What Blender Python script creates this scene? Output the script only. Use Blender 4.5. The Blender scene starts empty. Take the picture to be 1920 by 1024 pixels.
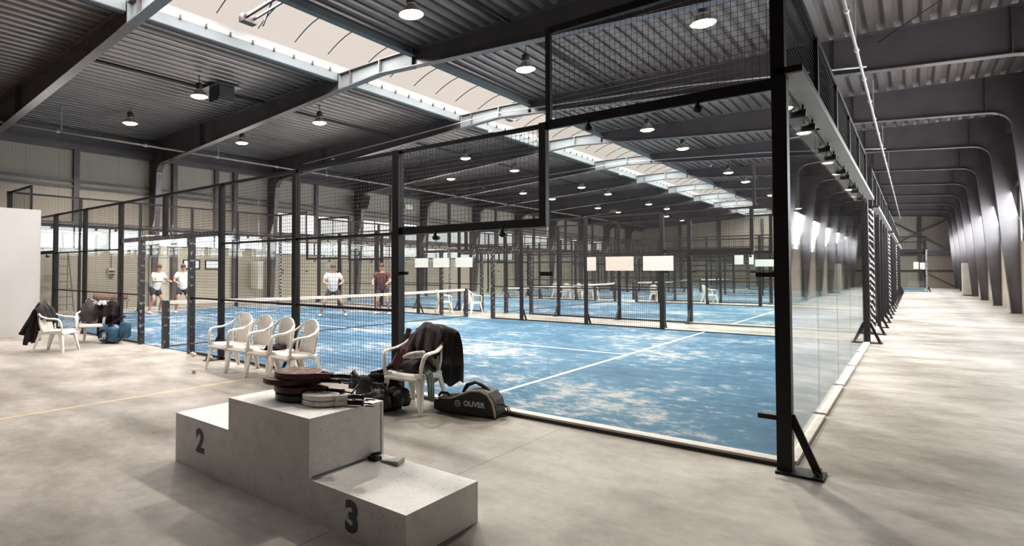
import bpy, math, random
from math import sin, cos, pi, sqrt, atan2, radians
from mathutils import Vector, Matrix, noise
rnd = random.Random(7)
S = bpy.context.scene
COL = S.collection
V = Vector

# ------------------------------------------------------------------ materials
def mat(name, col, rough=.6, metal=0., var=.0, scale=4., emis=0., spec=.5, bump=0., stretch=None, col2=None):
    m = bpy.data.materials.new(name); m.use_nodes = True
    nt = m.node_tree; b = nt.nodes['Principled BSDF']
    b.inputs['Base Color'].default_value = (*col, 1); b.inputs['Roughness'].default_value = rough
    b.inputs['Metallic'].default_value = metal; b.inputs['Specular IOR Level'].default_value = spec
    tc = nt.nodes.new('ShaderNodeTexCoord'); n = nt.nodes.new('ShaderNodeTexNoise')
    n.inputs['Scale'].default_value = scale; n.inputs['Detail'].default_value = 6
    if stretch:
        mp = nt.nodes.new('ShaderNodeMapping'); mp.inputs['Scale'].default_value = stretch
        nt.links.new(tc.outputs['Object'], mp.inputs[0]); nt.links.new(mp.outputs[0], n.inputs['Vector'])
    else: nt.links.new(tc.outputs['Object'], n.inputs['Vector'])
    r = nt.nodes.new('ShaderNodeValToRGB'); r.color_ramp.elements[0].position = .32; r.color_ramp.elements[1].position = .68
    c2 = col2 or tuple(min(1, c * (1 + var)) for c in col)
    r.color_ramp.elements[0].color = (*[c * (1 - var) for c in col], 1); r.color_ramp.elements[1].color = (*c2, 1)
    nt.links.new(n.outputs[0], r.inputs[0]); nt.links.new(r.outputs[0], b.inputs['Base Color'])
    if bump:
        bp = nt.nodes.new('ShaderNodeBump'); bp.inputs['Strength'].default_value = bump; bp.inputs['Distance'].default_value = .02
        nt.links.new(n.outputs[0], bp.inputs['Height']); nt.links.new(bp.outputs[0], b.inputs['Normal'])
    if emis:
        b.inputs['Emission Color'].default_value = (*col, 1); b.inputs['Emission Strength'].default_value = emis
    return m

class NT:
    """small node helper"""
    def __init__(s, m): s.nt = m.node_tree
    def _in(s, node, i, v):
        if v is None: return
        if hasattr(v, 'links'): s.nt.links.new(v, node.inputs[i])
        else: node.inputs[i].default_value = v
    def math(s, op, a, b=None, c=None):
        n = s.nt.nodes.new('ShaderNodeMath'); n.operation = op
        s._in(n, 0, a); s._in(n, 1, b); s._in(n, 2, c); return n.outputs[0]
    def noise(s, vec, scale, detail=5, rough=.55):
        n = s.nt.nodes.new('ShaderNodeTexNoise'); s._in(n, 'Vector', vec)
        n.inputs['Scale'].default_value = scale; n.inputs['Detail'].default_value = detail; n.inputs['Roughness'].default_value = rough
        return n.outputs[0]
    def ramp(s, f, stops):
        n = s.nt.nodes.new('ShaderNodeValToRGB'); e = n.color_ramp.elements
        while len(e) < len(stops): e.new(.5)
        for k, (p, c) in enumerate(stops): e[k].position = p; e[k].color = (*c, 1) if len(c) == 3 else c
        s._in(n, 0, f); return n.outputs[0]
    def mix(s, f, a, b):
        n = s.nt.nodes.new('ShaderNodeMix'); n.data_type = 'RGBA'
        s._in(n, 0, f); s._in(n, 6, a); s._in(n, 7, b); return n.outputs[2]
    def coord(s, which='Object', scale=None):
        t = s.nt.nodes.new('ShaderNodeTexCoord').outputs[which]
        if scale:
            mp = s.nt.nodes.new('ShaderNodeMapping'); mp.inputs['Scale'].default_value = scale
            s.nt.links.new(t, mp.inputs[0]); return mp.outputs[0]
        return t
    def sep(s, v):
        n = s.nt.nodes.new('ShaderNodeSeparateXYZ'); s._in(n, 0, v); return n.outputs

def concrete():
    m = mat('concrete_floor', (.4, .38, .35), .3, spec=.13); b = m.node_tree.nodes['Principled BSDF']; h = NT(m)
    c = h.coord(); x, y, z = h.sep(c)
    n1 = h.noise(c, .33, 6, .6); n2 = h.noise(h.coord(scale=(.9, 1.4, 1)), 1.1, 7, .65); n3 = h.noise(c, 9, 5, .7)
    k = h.math('ADD', h.math('MULTIPLY', n1, .5), h.math('ADD', h.math('MULTIPLY', n2, .38), h.math('MULTIPLY', n3, .12)))
    base = h.ramp(k, [(.37, (.14, .121, .103)), (.49, (.31, .282, .253)), (.60, (.49, .458, .428))])
    def near(v, pos, w): return h.math('LESS_THAN', h.math('ABSOLUTE', h.math('SUBTRACT', v, pos)), w)
    jx = h.math('LESS_THAN', h.math('ABSOLUTE', h.math('SUBTRACT', h.math('MODULO', h.math('ADD', x, 31.78 + 60), 6.), .0)), .007)
    jy = h.math('LESS_THAN', h.math('ABSOLUTE', h.math('SUBTRACT', h.math('MODULO', h.math('ADD', y, 60.05), 6.), .0)), .007)
    base = h.mix(h.math('MULTIPLY', h.math('MAXIMUM', jx, jy), .75), base, (.07, .055, .05, 1))
    ln = h.math('MULTIPLY', near(x, -6.15, .03), h.math('LESS_THAN', y, -.15))
    base = h.mix(h.math('MULTIPLY', ln, .7), base, (.62, .47, .27, 1))
    m.node_tree.links.new(base, b.inputs['Base Color'])
    rg = h.math('ADD', h.math('MULTIPLY', n2, .4), .26)
    m.node_tree.links.new(rg, b.inputs['Roughness'])
    return m
def turf():
    m = mat('blue_turf', (.1, .2, .3), .9, spec=.2); b = m.node_tree.nodes['Principled BSDF']; h = NT(m)
    c = h.coord()
    big = h.noise(c, .45, 4, .5); st = h.noise(h.coord(scale=(1.0, 1.3, 1)), 3.4, 9, .76); fine = h.noise(c, 45, 3, .6)
    blue = h.ramp(h.math('ADD', h.math('MULTIPLY', big, .55), h.math('MULTIPLY', st, .45)),
                  [(.36, (.021, .056, .1)), (.5, (.043, .11, .18)), (.64, (.095, .175, .245))])
    k = h.math('ADD', h.math('MULTIPLY', st, .68), h.math('ADD', h.math('MULTIPLY', big, .42), h.math('MULTIPLY', fine, .08)))
    f = h.ramp(k, [(.61, (0, 0, 0)), (.70, (1, 1, 1))])
    o = h.mix(h.math('MULTIPLY', f, .7), blue, (.42, .375, .35, 1))
    m.node_tree.links.new(o, b.inputs['Base Color'])
    return m
def glass():
    m = bpy.data.materials.new('clear_glass'); m.use_nodes = True; nt = m.node_tree; nt.nodes.clear(); h = NT(m)
    out = nt.nodes.new('ShaderNodeOutputMaterial'); mx = nt.nodes.new('ShaderNodeMixShader')
    tr = nt.nodes.new('ShaderNodeBsdfTransparent'); gl = nt.nodes.new('ShaderNodeBsdfGlossy')
    tr.inputs[0].default_value = (.955, .975, .968, 1); gl.inputs['Roughness'].default_value = .02
    lw = nt.nodes.new('ShaderNodeLayerWeight'); lw.inputs[0].default_value = .5
    f = h.math('ADD', h.math('MULTIPLY', h.math('POWER', lw.outputs['Facing'], 4.6), .8), .03)
    nt.links.new(f, mx.inputs[0]); nt.links.new(tr.outputs[0], mx.inputs[1]); nt.links.new(gl.outputs[0], mx.inputs[2])
    nt.links.new(mx.outputs[0], out.inputs[0]); return m
def emit(name, col, s):
    m = bpy.data.materials.new(name); m.use_nodes = True; nt = m.node_tree; nt.nodes.clear()
    o = nt.nodes.new('ShaderNodeOutputMaterial'); e = nt.nodes.new('ShaderNodeEmission'); h = NT(m)
    n = h.noise(h.coord(), .6, 3); c = h.mix(n, (*[k * .93 for k in col], 1), (*col, 1))
    nt.links.new(c, e.inputs[0]); e.inputs[1].default_value = s; nt.links.new(e.outputs[0], o.inputs[0]); return m
def wrapped(wv=.27, th=.8):
    m = mat('taped_padding', (.02, .015, .018), .35); b = m.node_tree.nodes['Principled BSDF']; h = NT(m)
    c = h.coord(); n = h.noise(h.coord(scale=(3, 3, 1)), 5, 3, .6)
    x, y, z = h.sep(c)
    w = h.math('SINE', h.math('ADD', h.math('MULTIPLY', h.math('ADD', z, h.math('MULTIPLY', x, 1.3)), 42.), h.math('MULTIPLY', n, 9.)))
    f = h.ramp(h.math('ADD', h.math('MULTIPLY', w, .35), n), [(th, (0, 0, 0)), (th + .12, (1, 1, 1))])
    nt = m.node_tree; nt.links.new(h.mix(f, (.02, .014, .017, 1), (wv, wv * .95, wv * .93, 1)), b.inputs['Base Color']); return m
def panelmat(name, col, pitch, axis):
    m = mat(name, col, .55); b = m.node_tree.nodes['Principled BSDF']; h = NT(m); c = h.coord(); p = h.sep(c)[axis]
    a = h.math('MODULO', h.math('ADD', p, 200.), pitch); l1 = h.math('LESS_THAN', a, .012)
    a2 = h.math('MODULO', h.math('ADD', p, 200.), pitch / 10); l2 = h.math('LESS_THAN', a2, pitch / 30)
    n = h.noise(c, .5, 4)
    base = h.mix(n, (*[k * .85 for k in col], 1), (*[k * 1.12 for k in col], 1))
    base = h.mix(h.math('MULTIPLY', l2, .12), base, (.05, .045, .04, 1)); base = h.mix(h.math('MULTIPLY', l1, .6), base, (.05, .045, .04, 1))
    m.node_tree.links.new(base, b.inputs['Base Color']); return m
def podium_paint():
    m = mat('scuffed_white_board', (.55, .53, .52), .55); b = m.node_tree.nodes['Principled BSDF']; h = NT(m); c = h.coord()
    n1 = h.noise(c, 7, 8, .75); n2 = h.noise(c, 55, 4, .7); n3 = h.noise(c, 2, 4)
    base = h.ramp(n1, [(.3, (.64, .615, .595)), (.5, (.77, .75, .73)), (.7, (.82, .80, .78))])
    sp = h.ramp(n2, [(.60, (0, 0, 0)), (.68, (1, 1, 1))])
    base = h.mix(h.math('MULTIPLY', sp, h.ramp(n3, [(.4, (0, 0, 0)), (.6, (.8, .8, .8))])), base, (.14, .115, .1, 1))
    m.node_tree.links.new(base, b.inputs['Base Color']); return m

M = dict(
    floor=concrete(), turf=turf(), glass=glass(), wrap=wrapped(), wrap2=wrapped(.58, .6), podium=podium_paint(),
    steel=mat('painted_grey_steel', (.08, .067, .072), .27, 0, .12, 1.5, spec=.6),
    steel_lit=mat('galvanised_curb', (.115, .128, .134), .8, 0, .08, 2, spec=.1),
    deck=mat('galvanised_deck', (.195, .165, .155), .36, .5, .15, 1.2, stretch=(4, .4, 1)),
    black=mat('black_powder_coat', (.009, .0052, .0065), .5, 0, .2, 6, spec=.3),
    wire=mat('black_wire', (.006, .004, .005), .8, 0, .1, 6),
    wall=panelmat('beige_sandwich_panel', (.37, .325, .27), 1.1, 1), wallx=panelmat('beige_end_panel', (.41, .35, .285), 1.1, 0),
    wallz=panelmat('beige_sectional_panel', (.40, .36, .305), .55, 2),
    refl_dull=mat('pale_upstand_lining', (.22, .215, .21), .8, 0, .05, 2),
    ridge=mat('painted_skylit_steel', (.15, .165, .172), .6, 0, .06, 2, spec=.3),  # same frame steel, with the rooflight's brightness put into its colour
    darkwall=mat('fill_cutting_dark_wall', (.07, .06, .055), .7, 0, .1, 2),
    white=mat('white_line', (.72, .69, .66), .8, 0, .06, 8), board=mat('white_panel', (.55, .53, .515), .7, 0, .03, 1),
    sign=mat('white_sign_board', (.5, .49, .48), .5, 0, .05, 3), sign2=mat('pinkish_sign_board', (.48, .41, .365), .5, 0, .05, 3),
    netband=mat('white_net_tape', (.75, .7, .64), .8, 0, .05, 5), net=mat('dark_net_cord', (.03, .03, .035), .8),
    kerb=mat('pale_concrete_kerb', (.5, .47, .44), .7, 0, .1, 5), dark=mat('dark_profile', (.02, .014, .015), .5),
    plastic=mat('cream_resin', (.86, .81, .75), .42, 0, .04, 3), num=mat('grey_stencil_paint', (.10, .107, .11), .7, 0, .25, 30),
    cloth=mat('black_cloth', (.014, .008, .011), .85, 0, .4, 9, bump=.3), grey=mat('grey_cloth', (.06, .05, .05), .85, 0, .4, 8, bump=.3),
    maroon=mat('maroon_cloth', (.055, .008, .014), .8, 0, .4, 8, bump=.3), green=mat('pale_green_towel', (.14, .19, .155), .9, 0, .2, 20),
    shoe=mat('pale_trainer', (.5, .48, .45), .6, 0, .4, 20), bagblk=mat('black_nylon', (.008, .0045, .006), .65, 0, .3, 12, bump=.2),
    beige=mat('beige_piping', (.45, .38, .30), .7, 0, .1, 20), blue=mat('blue_nylon', (.03, .105, .18), .45, 0, .35, 9, bump=.3),
    red=mat('dark_red_lacquer', (.07, .009, .014), .4, 0, .3, 10), rblack=mat('black_lacquer', (.014, .008, .01), .3, 0, .3, 10),
    rtop=mat('racket_face_print', (.16, .025, .028), .75, 0, .5, 22, spec=.2, col2=(.34, .25, .18)), rwhite=mat('white_racket', (.82, .79, .76), .4, 0, .05, 9),
    rprint=mat('white_racket_face', (.62, .6, .58), .4, 0, .3, 22, col2=(.68, .66, .64)),
    skin=mat('skin', (.40, .23, .16), .6, 0, .08, 9), shirt=mat('white_shirt', (.72, .70, .69), .85, 0, .05, 6),
    shirt2=mat('dark_red_shirt', (.09, .035, .035), .85, 0, .1, 6), shorts=mat('dark_shorts', (.035, .035, .04), .85, 0, .1, 6),
    hair=mat('brown_hair', (.07, .035, .02), .7, 0, .3, 40), ball=mat('felt_ball', (.74, .67, .50), .95, 0, .15, 60),
    alu=mat('aluminium', (.15, .125, .11), .5, .2, .1, 8), pipe=mat('pale_pipe', (.40, .37, .345), .35, .2, .1, 6),
    door=mat('beige_door', (.46, .42, .37), .5, 0, .05, 3), cab=mat('grey_cabinet', (.46, .45, .42), .5, 0, .05, 3),
    roll=mat('brown_mat', (.25, .15, .12), .85, 0, .35, 6), hosing=mat('lamp_housing', (.05, .045, .045), .5), refl=mat('lamp_reflector', (.7, .62, .5), .25, .8),
    sky=emit('daylight_roof_glazing', (.90, .80, .72), .90), win=emit('daylight_window', (.82, .82, .81), 1.5), winR=emit('daylight_window_bright', (.78, .86, .92), 6.),
    bulb=emit('lit_lamp', (1.0, .88, .7), 30.), exitm=emit('lit_exit_sign', (.62, .72, .62), .8),
    foot=mat('grey_plate_underside', (.30, .285, .275), .5, 0, .08, 4),
)

# ------------------------------------------------------------------ mesh builder
class MB:
    def __init__(s): s.v = []; s.f = []; s.mi = []; s.cur = 0
    def add(s, vs, fs):
        o = len(s.v); s.v += [tuple(p) for p in vs]
        for f in fs: s.f.append([i + o for i in f]); s.mi.append(s.cur)
        return s
    def box(s, x0, x1, y0, y1, z0, z1):
        return s.add([(x, y, z) for x in (x0, x1) for y in (y0, y1) for z in (z0, z1)],
                     [(0, 1, 3, 2), (4, 6, 7, 5), (0, 4, 5, 1), (2, 3, 7, 6), (0, 2, 6, 4), (1, 5, 7, 3)])
    def bar(s, p, q, w, h, up=(0, 0, 1)):
        p, q = V(p), V(q); d = (q - p).normalized(); u = V(up)
        if abs(d.dot(u)) > .98: u = V((0, 1, 0))
        a = d.cross(u).normalized(); b = a.cross(d).normalized()
        vs = [e + a * (sa * w / 2) + b * (sb * h / 2) for e in (p, q) for sa, sb in ((-1, -1), (1, -1), (1, 1), (-1, 1))]
        return s.add(vs, [(3, 2, 1, 0), (4, 5, 6, 7), (0, 1, 5, 4), (1, 2, 6, 5), (2, 3, 7, 6), (3, 0, 4, 7)])
    def tube(s, pts, r, n=8, flat=1., up=(0, 0, 1), caps=True):
        pts = [V(p) for p in pts]; R = r if isinstance(r, (list, tuple)) else [r] * len(pts); vs = []; a = None
        for i, p in enumerate(pts):
            d = (pts[min(i + 1, len(pts) - 1)] - pts[max(i - 1, 0)]).normalized()
            if a is None:
                u = V(up)
                if abs(d.dot(u)) > .95: u = V((1, 0, 0))
                a = d.cross(u).normalized()
            else: a = (a - d * a.dot(d)).normalized()
            b = a.cross(d)
            for k in range(n):
                t = 2 * pi * k / n; vs.append(p + a * (cos(t) * R[i]) + b * (sin(t) * R[i] * flat))
        fs = [(i * n + k, i * n + (k + 1) % n, (i + 1) * n + (k + 1) % n, (i + 1) * n + k) for i in range(len(pts) - 1) for k in range(n)]
        if caps: fs += [tuple(range(n))[::-1], tuple(range((len(pts) - 1) * n, len(pts) * n))]
        return s.add(vs, fs)
    def lathe(s, prof, n=16, c=(0, 0, 0), sx=1., sy=1.):
        c = V(c); vs = [c + V((r * cos(2 * pi * k / n) * sx, r * sin(2 * pi * k / n) * sy, z)) for r, z in prof for k in range(n)]
        L = len(prof); fs = [(i * n + k, i * n + (k + 1) % n, (i + 1) * n + (k + 1) % n, (i + 1) * n + k) for i in range(L - 1) for k in range(n)]
        return s.add(vs, fs + [tuple(range(n))[::-1], tuple(range((L - 1) * n, L * n))])
    def prism(s, poly, fn0, fn1):
        n = len(poly); return s.add([fn0(*p) for p in poly] + [fn1(*p) for p in poly],
            [tuple(range(n))[::-1], tuple(range(n, 2 * n))] + [(i, (i + 1) % n, n + (i + 1) % n, n + i) for i in range(n)])
    def strip(s, A, B):
        n = len(A); return s.add(list(A) + list(B), [(i, i + 1, n + i + 1, n + i) for i in range(n - 1)])
    def grid(s, fn, nu, nv):
        return s.add([fn(i / nu, j / nv) for j in range(nv + 1) for i in range(nu + 1)],
                     [(j * (nu + 1) + i, j * (nu + 1) + i + 1, (j + 1) * (nu + 1) + i + 1, (j + 1) * (nu + 1) + i) for j in range(nv) for i in range(nu)])
    def sphere(s, c, r, n=12, sx=1, sy=1, sz=1):
        return s.lathe([(max(r * sin(pi * k / n), 1e-4), -r * cos(pi * k / n) * sz) for k in range(n + 1)], n * 2, c, sx, sy)
    def build(s, name, m, parent=None, smooth=False, loc=None):
        me = bpy.data.meshes.new(name); me.from_pydata(s.v, [], s.f)
        ms = m if isinstance(m, (list, tuple)) else [m]
        for k in ms: me.materials.append(M[k])
        me.polygons.foreach_set('material_index', s.mi)
        if smooth: me.polygons.foreach_set('use_smooth', [True] * len(me.polygons))
        me.update(); o = bpy.data.objects.new(name, me); COL.objects.link(o)
        if parent: o.parent = parent
        if loc: o.location = loc
        return o
def tag(o, label=None, cat=None, group=None, kind=None):
    if label: o['label'] = label
    if cat: o['category'] = cat
    if group: o['group'] = group
    if kind: o['kind'] = kind
    return o
def thing(name, label, cat, loc=(0, 0, 0), rz=0., group=None):
    o = bpy.data.objects.new(name, None); COL.objects.link(o); o.empty_display_size = .1
    o.location = loc; o.rotation_euler = (0, 0, rz); return tag(o, label, cat, group)
def dup(root, loc, rz, label, group=None, mirror=False):
    kids = {}
    for o in list(COL.objects):
        if o.parent: kids.setdefault(o.parent, []).append(o)
    def rec(o, par):
        c = o.copy(); COL.objects.link(c); c.parent = par
        for k in kids.get(o, []): rec(k, c)
        return c
    r = rec(root, None); r.location = loc; r.rotation_euler = (0, 0, rz); r['label'] = label
    if group: r['group'] = group
    return r
def struct(mb, name, m, **k): return tag(mb.build(name, m, **k), kind='structure')
def mod(o, t, **k):
    x = o.modifiers.new(t.lower(), t)
    for a, b in k.items(): setattr(x, a, b)
    return o
def text_mesh(txt, size, ext, off=0.):
    cu = bpy.data.curves.new('t', 'FONT'); cu.body = txt; cu.size = size; cu.extrude = ext; cu.offset = off; cu.align_x = 'CENTER'; cu.align_y = 'CENTER'
    o = bpy.data.objects.new('t', cu); COL.objects.link(o); bpy.context.view_layer.update()
    me = bpy.data.meshes.new_from_object(o.evaluated_get(bpy.context.evaluated_depsgraph_get()))
    bpy.data.objects.remove(o); return me
def text_obj(name, txt, size, m, parent, mw, ext=.001, off=0.):
    me = text_mesh(txt, size, ext, off); me.materials.clear(); me.materials.append(M[m])
    o = bpy.data.objects.new(name, me); COL.objects.link(o); o.parent = parent; o.matrix_local = mw; return o

# ------------------------------------------------------------------ hall
XM, XR, XL = -9.95, 3.5, -23.4
Y0, Y1 = -9., 65.
ORD = ['front', 'second', 'third', 'fourth', 'fifth', 'sixth', 'seventh', 'eighth', 'ninth', 'tenth', 'rearmost', 'last']
def deckz(x): return 7.2 - .018 * abs(x - XM)
struct(MB().box(XL - .2, XR + .2, Y0 - .2, Y1 + .2, -.2, 0), 'floor', 'floor')
# corrugated roof deck, ribs along the hall
def deck(x0, x1):
    mb = MB(); P = .305; prof = []; x = x0
    while x < x1 - .01:
        for dx, dz in ((0, 0), (.13, 0), (.165, .1), (.27, .1)):
            if x + dx <= x1: prof.append((x + dx, deckz(x + dx) + dz))
        x += P
    prof.append((x1, deckz(x1)))
    ys = [Y0, 1, 13, 25, 37, 49, Y1]
    for a, b in zip(ys[:-1], ys[1:]):
        mb.strip([(x, a, z) for x, z in prof], [(x, b, z) for x, z in prof])
    return mb
mb = deck(XL, -11.6); mb2 = deck(-8.8, XR); mb.add(mb2.v, mb2.f)
struct(mb, 'ceiling', 'deck')
struct(MB().box(-11.63, -11.58, Y0, Y1, 7.2, 7.46).box(-8.82, -8.77, Y0, Y1, 7.2, 7.46), 'trim_5', 'refl_dull')

# walls, with real openings for the ribbon windows
WN = [0]
def window(side, y0, y1, z0, z1, pane, nm=4):
    WN[0] += 1
    x = XL - .1 if side < 0 else XR + .1; f = MB(); t = .045
    for a, b in ((z0, z0 + t), (z1 - t, z1)): f.box(x - .06, x + .06, y0, y1, a, b)
    for k in range(nm + 1):
        yy = y0 + (y1 - y0) * k / nm; f.box(x - .055, x + .055, yy - t / 2, yy + t / 2, z0, z1)
    w = struct(f, 'window_%d' % WN[0], 'black'); g = MB().box(x - .01, x + .01, y0 + .01, y1 - .01, z0 + .01, z1 - .01).build('pane', pane, w)
    return w
def wall(side, rows, name):
    """rows: list of (y0,y1,[(z0,z1)...])"""
    x0, x1 = (XL - .2, XL) if side < 0 else (XR, XR + .2); mb = MB(); H = 7.5; yp = Y0
    for y0, y1, zs in rows:
        mb.box(x0, x1, yp, y0, 0, H); z = 0
        for a, b in zs: mb.box(x0, x1, y0, y1, z, a); z = b
        mb.box(x0, x1, y0, y1, z, H); yp = y1
    mb.box(x0, x1, yp, Y1, 0, H); struct(mb, name, 'wall')
rows = []
for k in range(11):
    a, b = 6 * k + .35, 6 * k + 5.65
    if k == 0: zs = [(2.3, 3.2)]
    elif k == 1: zs = [(2.5, 3.2)]
    else: zs = [(2.3, 3.0), (3.4, 4.5)] if k in (2, 3, 4, 5) else [(3.4, 4.5)]
    if k < 9: rows.append((a, b, zs))
wall(-1, rows, 'wall_left')
for a, b, zs in rows:
    for z0, z1 in zs: window(-1, a, b, z0, z1, 'win')
rows = [(6 * k + .3, 6 * k + 5.7, [(2.5, 4.3)]) for k in range(1, 10)]
wall(1, rows, 'wall_right')
for a, b, zs in rows: window(1, a, b, 2.5, 4.3, 'winR')
struct(MB().box(XL - .2, XR + .2, Y1, Y1 + .2, 0, 7.5), 'wall_far', 'wallx')
struct(MB().box(XL - .2, XR + .2, Y0 - .2, Y0, 0, 7.5), 'wall_near', 'darkwall')  # out of view; dark colour chosen to lower fill light from behind the camera
# girts and eave beams as trim
mb = MB().box(XL, XL + .28, Y0, Y1, 6.12, 6.9)
for z in (3.32, 4.72, 4.95): mb.box(XL, XL + .1, Y0, Y1, z - .045, z + .045)
struct(mb, 'trim_1', 'steel')
mb = MB().box(XR - .28, XR, Y0, Y1, 6.3, 6.9); mb.box(XR - .1, XR, Y0, Y1, 4.4, 4.55)
struct(mb, 'trim_2', 'steel')
mb = MB().box(XL, XR, Y1 - .3, Y1, 2.85, 3.3).box(XL, XR, Y1 - .12, Y1, 1.4, 1.55)
for x in (-19, -15, -11, -7, -3, 1.2): mb.box(x - .12, x + .12, Y1 - .25, Y1, 0, 6.9)
mb.bar((1.3, Y1 - .3, 1.45), (3.4, Y1 - .4, .05), .1, .1).bar((-1, Y1 - .3, 6.2), (3.3, Y1 - .4, 3.2), .14, .14).bar((3.3, Y1 - .3, 6.2), (-1, Y1 - .4, 3.6), .1, .1)
struct(mb, 'trim_3', 'steel')
# wall posts on the left wall between frames
mb = MB()
for k in range(0, 10): mb.box(XL, XL + .14, 6 * k + 2.9, 6 * k + 3.1, 3.3 if k > 1 else 3.25, 6.9)
mb.box(XL, XL + .2, 6.85, 7.05, 0, 6.5).box(XL, XL + .2, 9.87, 10.07, 0, 6.5)
struct(mb, 'trim_4', 'steel')

# ---- portal frames
def inner_profile():
    p = [(3.25 - .4 * t, 5.5 * t) for t in (0, .25, .5, .75, 1.)]
    for k in range(1, 7):
        a = k / 7 * pi / 2; p.append((2.85 - .5 * (1 - cos(a)), 5.5 + .46 * sin(a)))
    p += [(2.33, 5.965)]
    for x in (0, -3, -6, -8.8, XM): p.append((x, 5.965 + .0705 * (2.33 - x)))
    return p
IP = inner_profile(); mir = lambda p: (2 * XM - p[0], p[1])
def fl_strip(mb, pts, w, t):
    for a, b in zip(pts[:-1], pts[1:]):
        mb.bar((a[0], 0, a[1]), (b[0], 0, b[1]), w, t, up=(0, 1, 0) if False else (0, 0, 1) if abs(b[0] - a[0]) > abs(b[1] - a[1]) else (1, 0, 0))
def frame(Y, label):
    root = thing('portal_frame', label, 'steel frame', (0, Y, 0), 0, 'steel portal frames across the hall')
    for side in (0, 1):
        g = mir if side else (lambda p: p)
        ip = [g(p) for p in IP]; cx = g((XR - .015, 0))[0]
        c = MB(); lo = ip[:5]; out = [(cx, p[1]) for p in lo]
        for s in (-.007, .007): c.strip([(p[0], s, p[1]) for p in lo], [(p[0], s, p[1]) for p in out])
        fl_strip(c, lo, .24, .018); fl_strip(c, out, .24, .018)
        c.box(min(lo[0][0], cx) - .03, max(lo[0][0], cx) + .03, -.14, .14, 0, .02)
        o = c.build('column', 'steel', root)
        r = MB(); up = ip[4:]; n = len(up)
        ot = []
        for k, p in enumerate(up):
            if k < 4: ot.append((cx, 5.5 + (6.96 - 5.5) * k / 4))
            elif k <= 7: 
                xx = XR - .015 + (2.33 - XR + .015) * (k - 4) / 3; xx = g((xx, 0))[0]; ot.append((xx, deckz(xx) - .01))
            else: ot.append((p[0], deckz(p[0]) - .01))
        for s in (-.007, .007): r.strip([(p[0], s, p[1]) for p in up], [(p[0], s, p[1]) for p in ot])
        fl_strip(r, up, .24, .02); fl_strip(r, ot, .24, .02)
        r.build('rafter', 'steel', root)
        for xx in (2.33, -.6, -8.8):
            k = g((xx, 0))[0]; zb = 5.965 + .0705 * (2.33 - xx)
            MB().box(k - .008, k + .008, -.115, .115, zb, deckz(k) - .02).build('stiffener', 'steel', root)
    MB().box(XM - .012, XM + .012, -.13, .13, 6.8, 7.18).build('stiffener', 'ridge', root)  # lit tone in the colour, matching the skin below the rooflight
    zr = lambda x: 5.965 + .0705 * (2.33 - (x if x > XM else 2 * XM - x))
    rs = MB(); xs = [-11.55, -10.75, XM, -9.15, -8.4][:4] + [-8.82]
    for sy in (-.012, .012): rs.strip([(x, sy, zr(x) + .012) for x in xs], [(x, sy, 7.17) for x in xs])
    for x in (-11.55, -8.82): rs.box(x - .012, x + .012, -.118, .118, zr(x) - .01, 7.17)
    fl_strip(rs, [(x, zr(x) - .012) for x in xs], .25, .012); rs.build('painted_lit_ridge', 'ridge', root)  # added paler skin over the rafter, imitating daylight falling on its steel
    return root
for k in range(11): frame(6 * k, 'grey steel portal frame, the %s across the hall counted from the podium' % ORD[k])

# ---- rooflights, bay by bay
def rooflight(k):
    y0, y1 = 6 * k + .13, 6 * k + 5.87
    t = thing('rooflight', 'arched translucent rooflight in the %s roof bay counted from the podium' % ORD[k + 1], 'rooflight', (-10.2, 6 * k + 3, 7.2), 0, 'ridge rooflights')
    L = y1 - y0; h = L / 2
    g = MB(); arc = [(-1.4 + 2.8 * i / 12, .22 + .5 * sin(pi * i / 12)) for i in range(13)]
    g.strip([(x, -h - .13, z) for x, z in arc], [(x, h + .13, z) for x, z in arc]); g.build('glazing', 'sky', t, True)
    for sx, nm in ((-1.4, 'curb'), (1.4, 'curb')):
        c = MB(); s = 1 if sx < 0 else -1
        c.box(sx - .015, sx + .015, -h, h, -.23, .0).box(min(sx, sx - s * .16), max(sx, sx - s * .16), -h, h, -.245, -.225)
        c.build(nm, 'steel_lit', t)
    for j in range(5):
        y = -h + (j + .5) * L / 5
        b = MB().tube([(x * .985, y, z - .03) for x, z in arc[1:-1]], .014, 6); b.build('bow', 'dark', t)
    for j in range(9):
        y = -h + .3 + j * (L - .6) / 8
        MB().box(-1.385, -1.33, y - .02, y + .02, -.02, .03).box(-1.36, -1.34, y - .015, y + .015, .03, .08).build('clip', 'dark', t)
    if k % 2 == 0 or k == 1:
        y = -.6 if k != 1 else -2.1
        a = MB().bar((-1.0, y, .3), (.9, y, .42), .07, .07).bar((-1.0, y + .22, .3), (.9, y + .22, .42), .05, .05).box(-.95, -.75, y - .08, y + .3, .2, .38).box(.6, .85, y - .1, y + .32, .3, .5).bar((-.8, y + .5, .25), (.2, y + .1, .55), .03, .03)
        a.build('opener_arm', 'dark', t)
    return t
for k in range(-1, 10): rooflight(k)

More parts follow.
